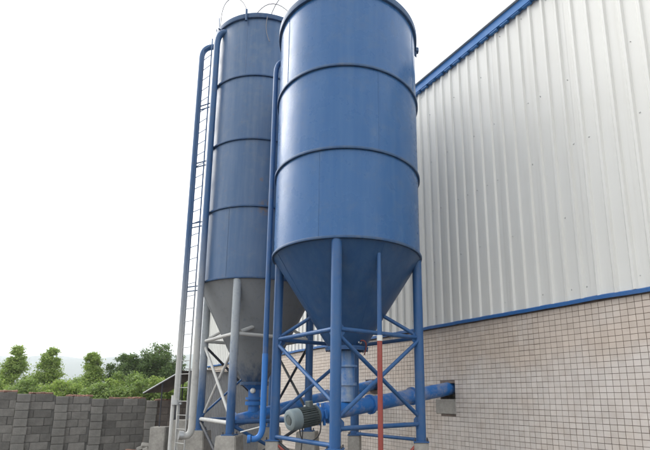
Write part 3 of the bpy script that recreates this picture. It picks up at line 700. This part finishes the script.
# ------------------------------------------------------------------ trees and shrubs beyond the wall
def leaves(mb, c, r, n, size, rng, squash=.8):
    for _ in range(n):
        d = Vector((rng.gauss(0, .52), rng.gauss(0, .52), rng.gauss(0, .52)))*r; d.z *= squash
        p = c+d; nrm = (d.normalized()+Vector((rng.gauss(0, .7), rng.gauss(0, .7), rng.gauss(.4, .7)))).normalized()
        u = nrm.orthogonal().normalized(); u = (Matrix.Rotation(rng.uniform(0, 6.28), 3, nrm) @ u); v = nrm.cross(u)
        s = size*rng.uniform(.6, 1.3); o = len(mb.v)
        mb.v += [tuple(p-u*s*.5), tuple(p+v*s*.28), tuple(p+u*s*.6), tuple(p-v*s*.28)]; mb.f.append((o, o+1, o+2, o+3))
def tree(loc, h, lobes, label, mat, seed, name='young_tree', leafn=110, size=.13, group='trees beyond the wall'):
    rng = random.Random(seed); h -= GZ; lobes = [(a, b-GZ, c, d) for a, b, c, d in lobes]; loc = (loc[0], loc[1], GZ); rt = empty(name, loc, label, 'tree' if 'shrub' not in name else 'shrub', group)
    tr = MB(); tp = [Vector((0, 0, -.05)), Vector((rng.uniform(-.08, .08), 0, h*.35)), Vector((rng.uniform(-.1, .1), rng.uniform(-.1, .1), h*.7)), Vector((rng.uniform(-.1, .1), 0, h*.97))]
    tp[3].z = h*.84; tr.tube(tp, [.02*h, .014*h, .008*h, .002*h], 8); cr = MB()
    for (cx_, cz, rx, n) in lobes:
        for i in range(int(n*1.7)):
            a = rng.uniform(0, 6.28); q = rng.random()**.6
            c = Vector((cx_+math.cos(a)*rx*q, math.sin(a)*rx*q*.9, cz+rng.uniform(-.5, .5)*rx*1.3))
            b0 = Vector((cx_*.3, 0, min(h*.9, max(h*.18, c.z-rx*.7)))); tr.tube([b0, b0.lerp(c, .55)+Vector((0, 0, .05)), c], [.008*h, .005*h, .002*h], 5)
            leaves(cr, c, rng.uniform(.24, .42)*max(.55, min(1.1, rx*1.2)), leafn, size, rng)
    tr.build('trunk', M['bark'], rt); cr.build('crown', M[mat], rt, False)
    return rt
def at(px, py, Y):
    a = (px-CX)/CF; b = (CY-py)/CF; c, s = math.cos(CP), math.sin(CP); r = Vector((a, c-b*s, s+b*c)); return r*(Y/r.y)+Vector((0, 0, EYE))
YT = 28.
trees = [(11, 344, 'leftmost slim young tree with yellow green crown above the block wall', 11), (46, 345, 'slim young tree, second from the left above the block wall', 12), (89, 348, 'slim young tree, third from the left, before the broad tree', 13)]
for px, py, lab, sd_ in trees:
    p = at(px, 392, YT); h = at(px, py, YT).z
    tree((p.x, YT, 0), h, [(.04, h-.42, .26, 6), (0, h-.95, .46, 10), (.05, h-1.6, .66, 15), (-.1, h-2.4, .9, 18), (.1, h-3.2, 1.0, 12)], lab, 'leaf_a', sd_, leafn=150, size=.11)
for px, py, Y, rr, lab, sd_, mt in ((150, 341, 29.6, 1.25, 'broad dark green tree beside the tall grey pipe', 21, 'leaf_b'), (123, 352, 28.7, .85, 'smaller mid green tree left of the broad dark tree', 22, 'leaf_b'), (166, 352, 30.4, 1.1, 'dark green tree half hidden behind the grey pipe and canopy', 23, 'leaf_b')):
    p = at(px, 392, Y); h = at(px, py, Y).z
    tree((p.x, Y, 0), h, [(.15*rr, h-.75*rr, .72*rr, 14), (-.45*rr, h-1.5*rr, .8*rr, 16), (.5*rr, h-1.7*rr, .9*rr, 18), (0, h-2.6*rr, 1.2*rr, 22)], lab, mt, sd_, 'broad_tree', 150, .115)
for i, (px, py, Y) in enumerate(((-6, 377, 30), (26, 380, 29), (33, 377, 32), (64, 381, 29), (72, 378, 31), (102, 381, 29), (112, 376, 30), (128, 374, 31), (143, 379, 29), (160, 378, 30), (176, 376, 32), (196, 379, 31))):
    Y *= .82
    p = at(px, 392, Y); h = at(px, py, Y).z; wdt = [.75, .95][i % 2]
    tree((p.x, Y, 0), h, [(0, h-.5, wdt*.7, 9), (.3, h-1.1, wdt, 12), (-.35, h-1.0, wdt, 12)],
         ['shrub at the left edge below the leftmost slim tree', 'first low shrub right of the leftmost slim tree', 'low shrub just left of the second slim tree', 'low shrub just right of the second slim tree', 'low shrub left of the third slim tree',
          'low shrub just right of the third slim tree', 'low shrub between the third slim tree and the mid green tree', 'shrub under the smaller mid green tree', 'shrub under the broad dark green tree', 'shrub above the canopy roof', 'shrub behind the tall grey pipe', 'shrub seen between ladder and rear silo'][i],
         'leaf_c' if i % 3 else 'leaf_a', 60+i, 'shrub', 130, .115, 'shrubs along the boundary wall')

# ------------------------------------------------------------------ haze
hz = MB().box((-300, 950, 99.0), (3600, 2100, 201)).build('haze', M['dark'], None, False)
hmat = bpy.data.materials.new('haze'); hmat.use_nodes = True; nt = hmat.node_tree; nt.nodes.remove(nt.nodes['Principled BSDF'])
pv = nt.nodes.new('ShaderNodeVolumePrincipled'); pv.inputs['Color'].default_value = (.90, .95, 1, 1); pv.inputs['Density'].default_value = .0005; pv.inputs['Anisotropy'].default_value = .2
nt.links.new(pv.outputs[0], nt.nodes['Material Output'].inputs['Volume']); hz.data.materials[0] = hmat
tag(hz, kind='stuff')
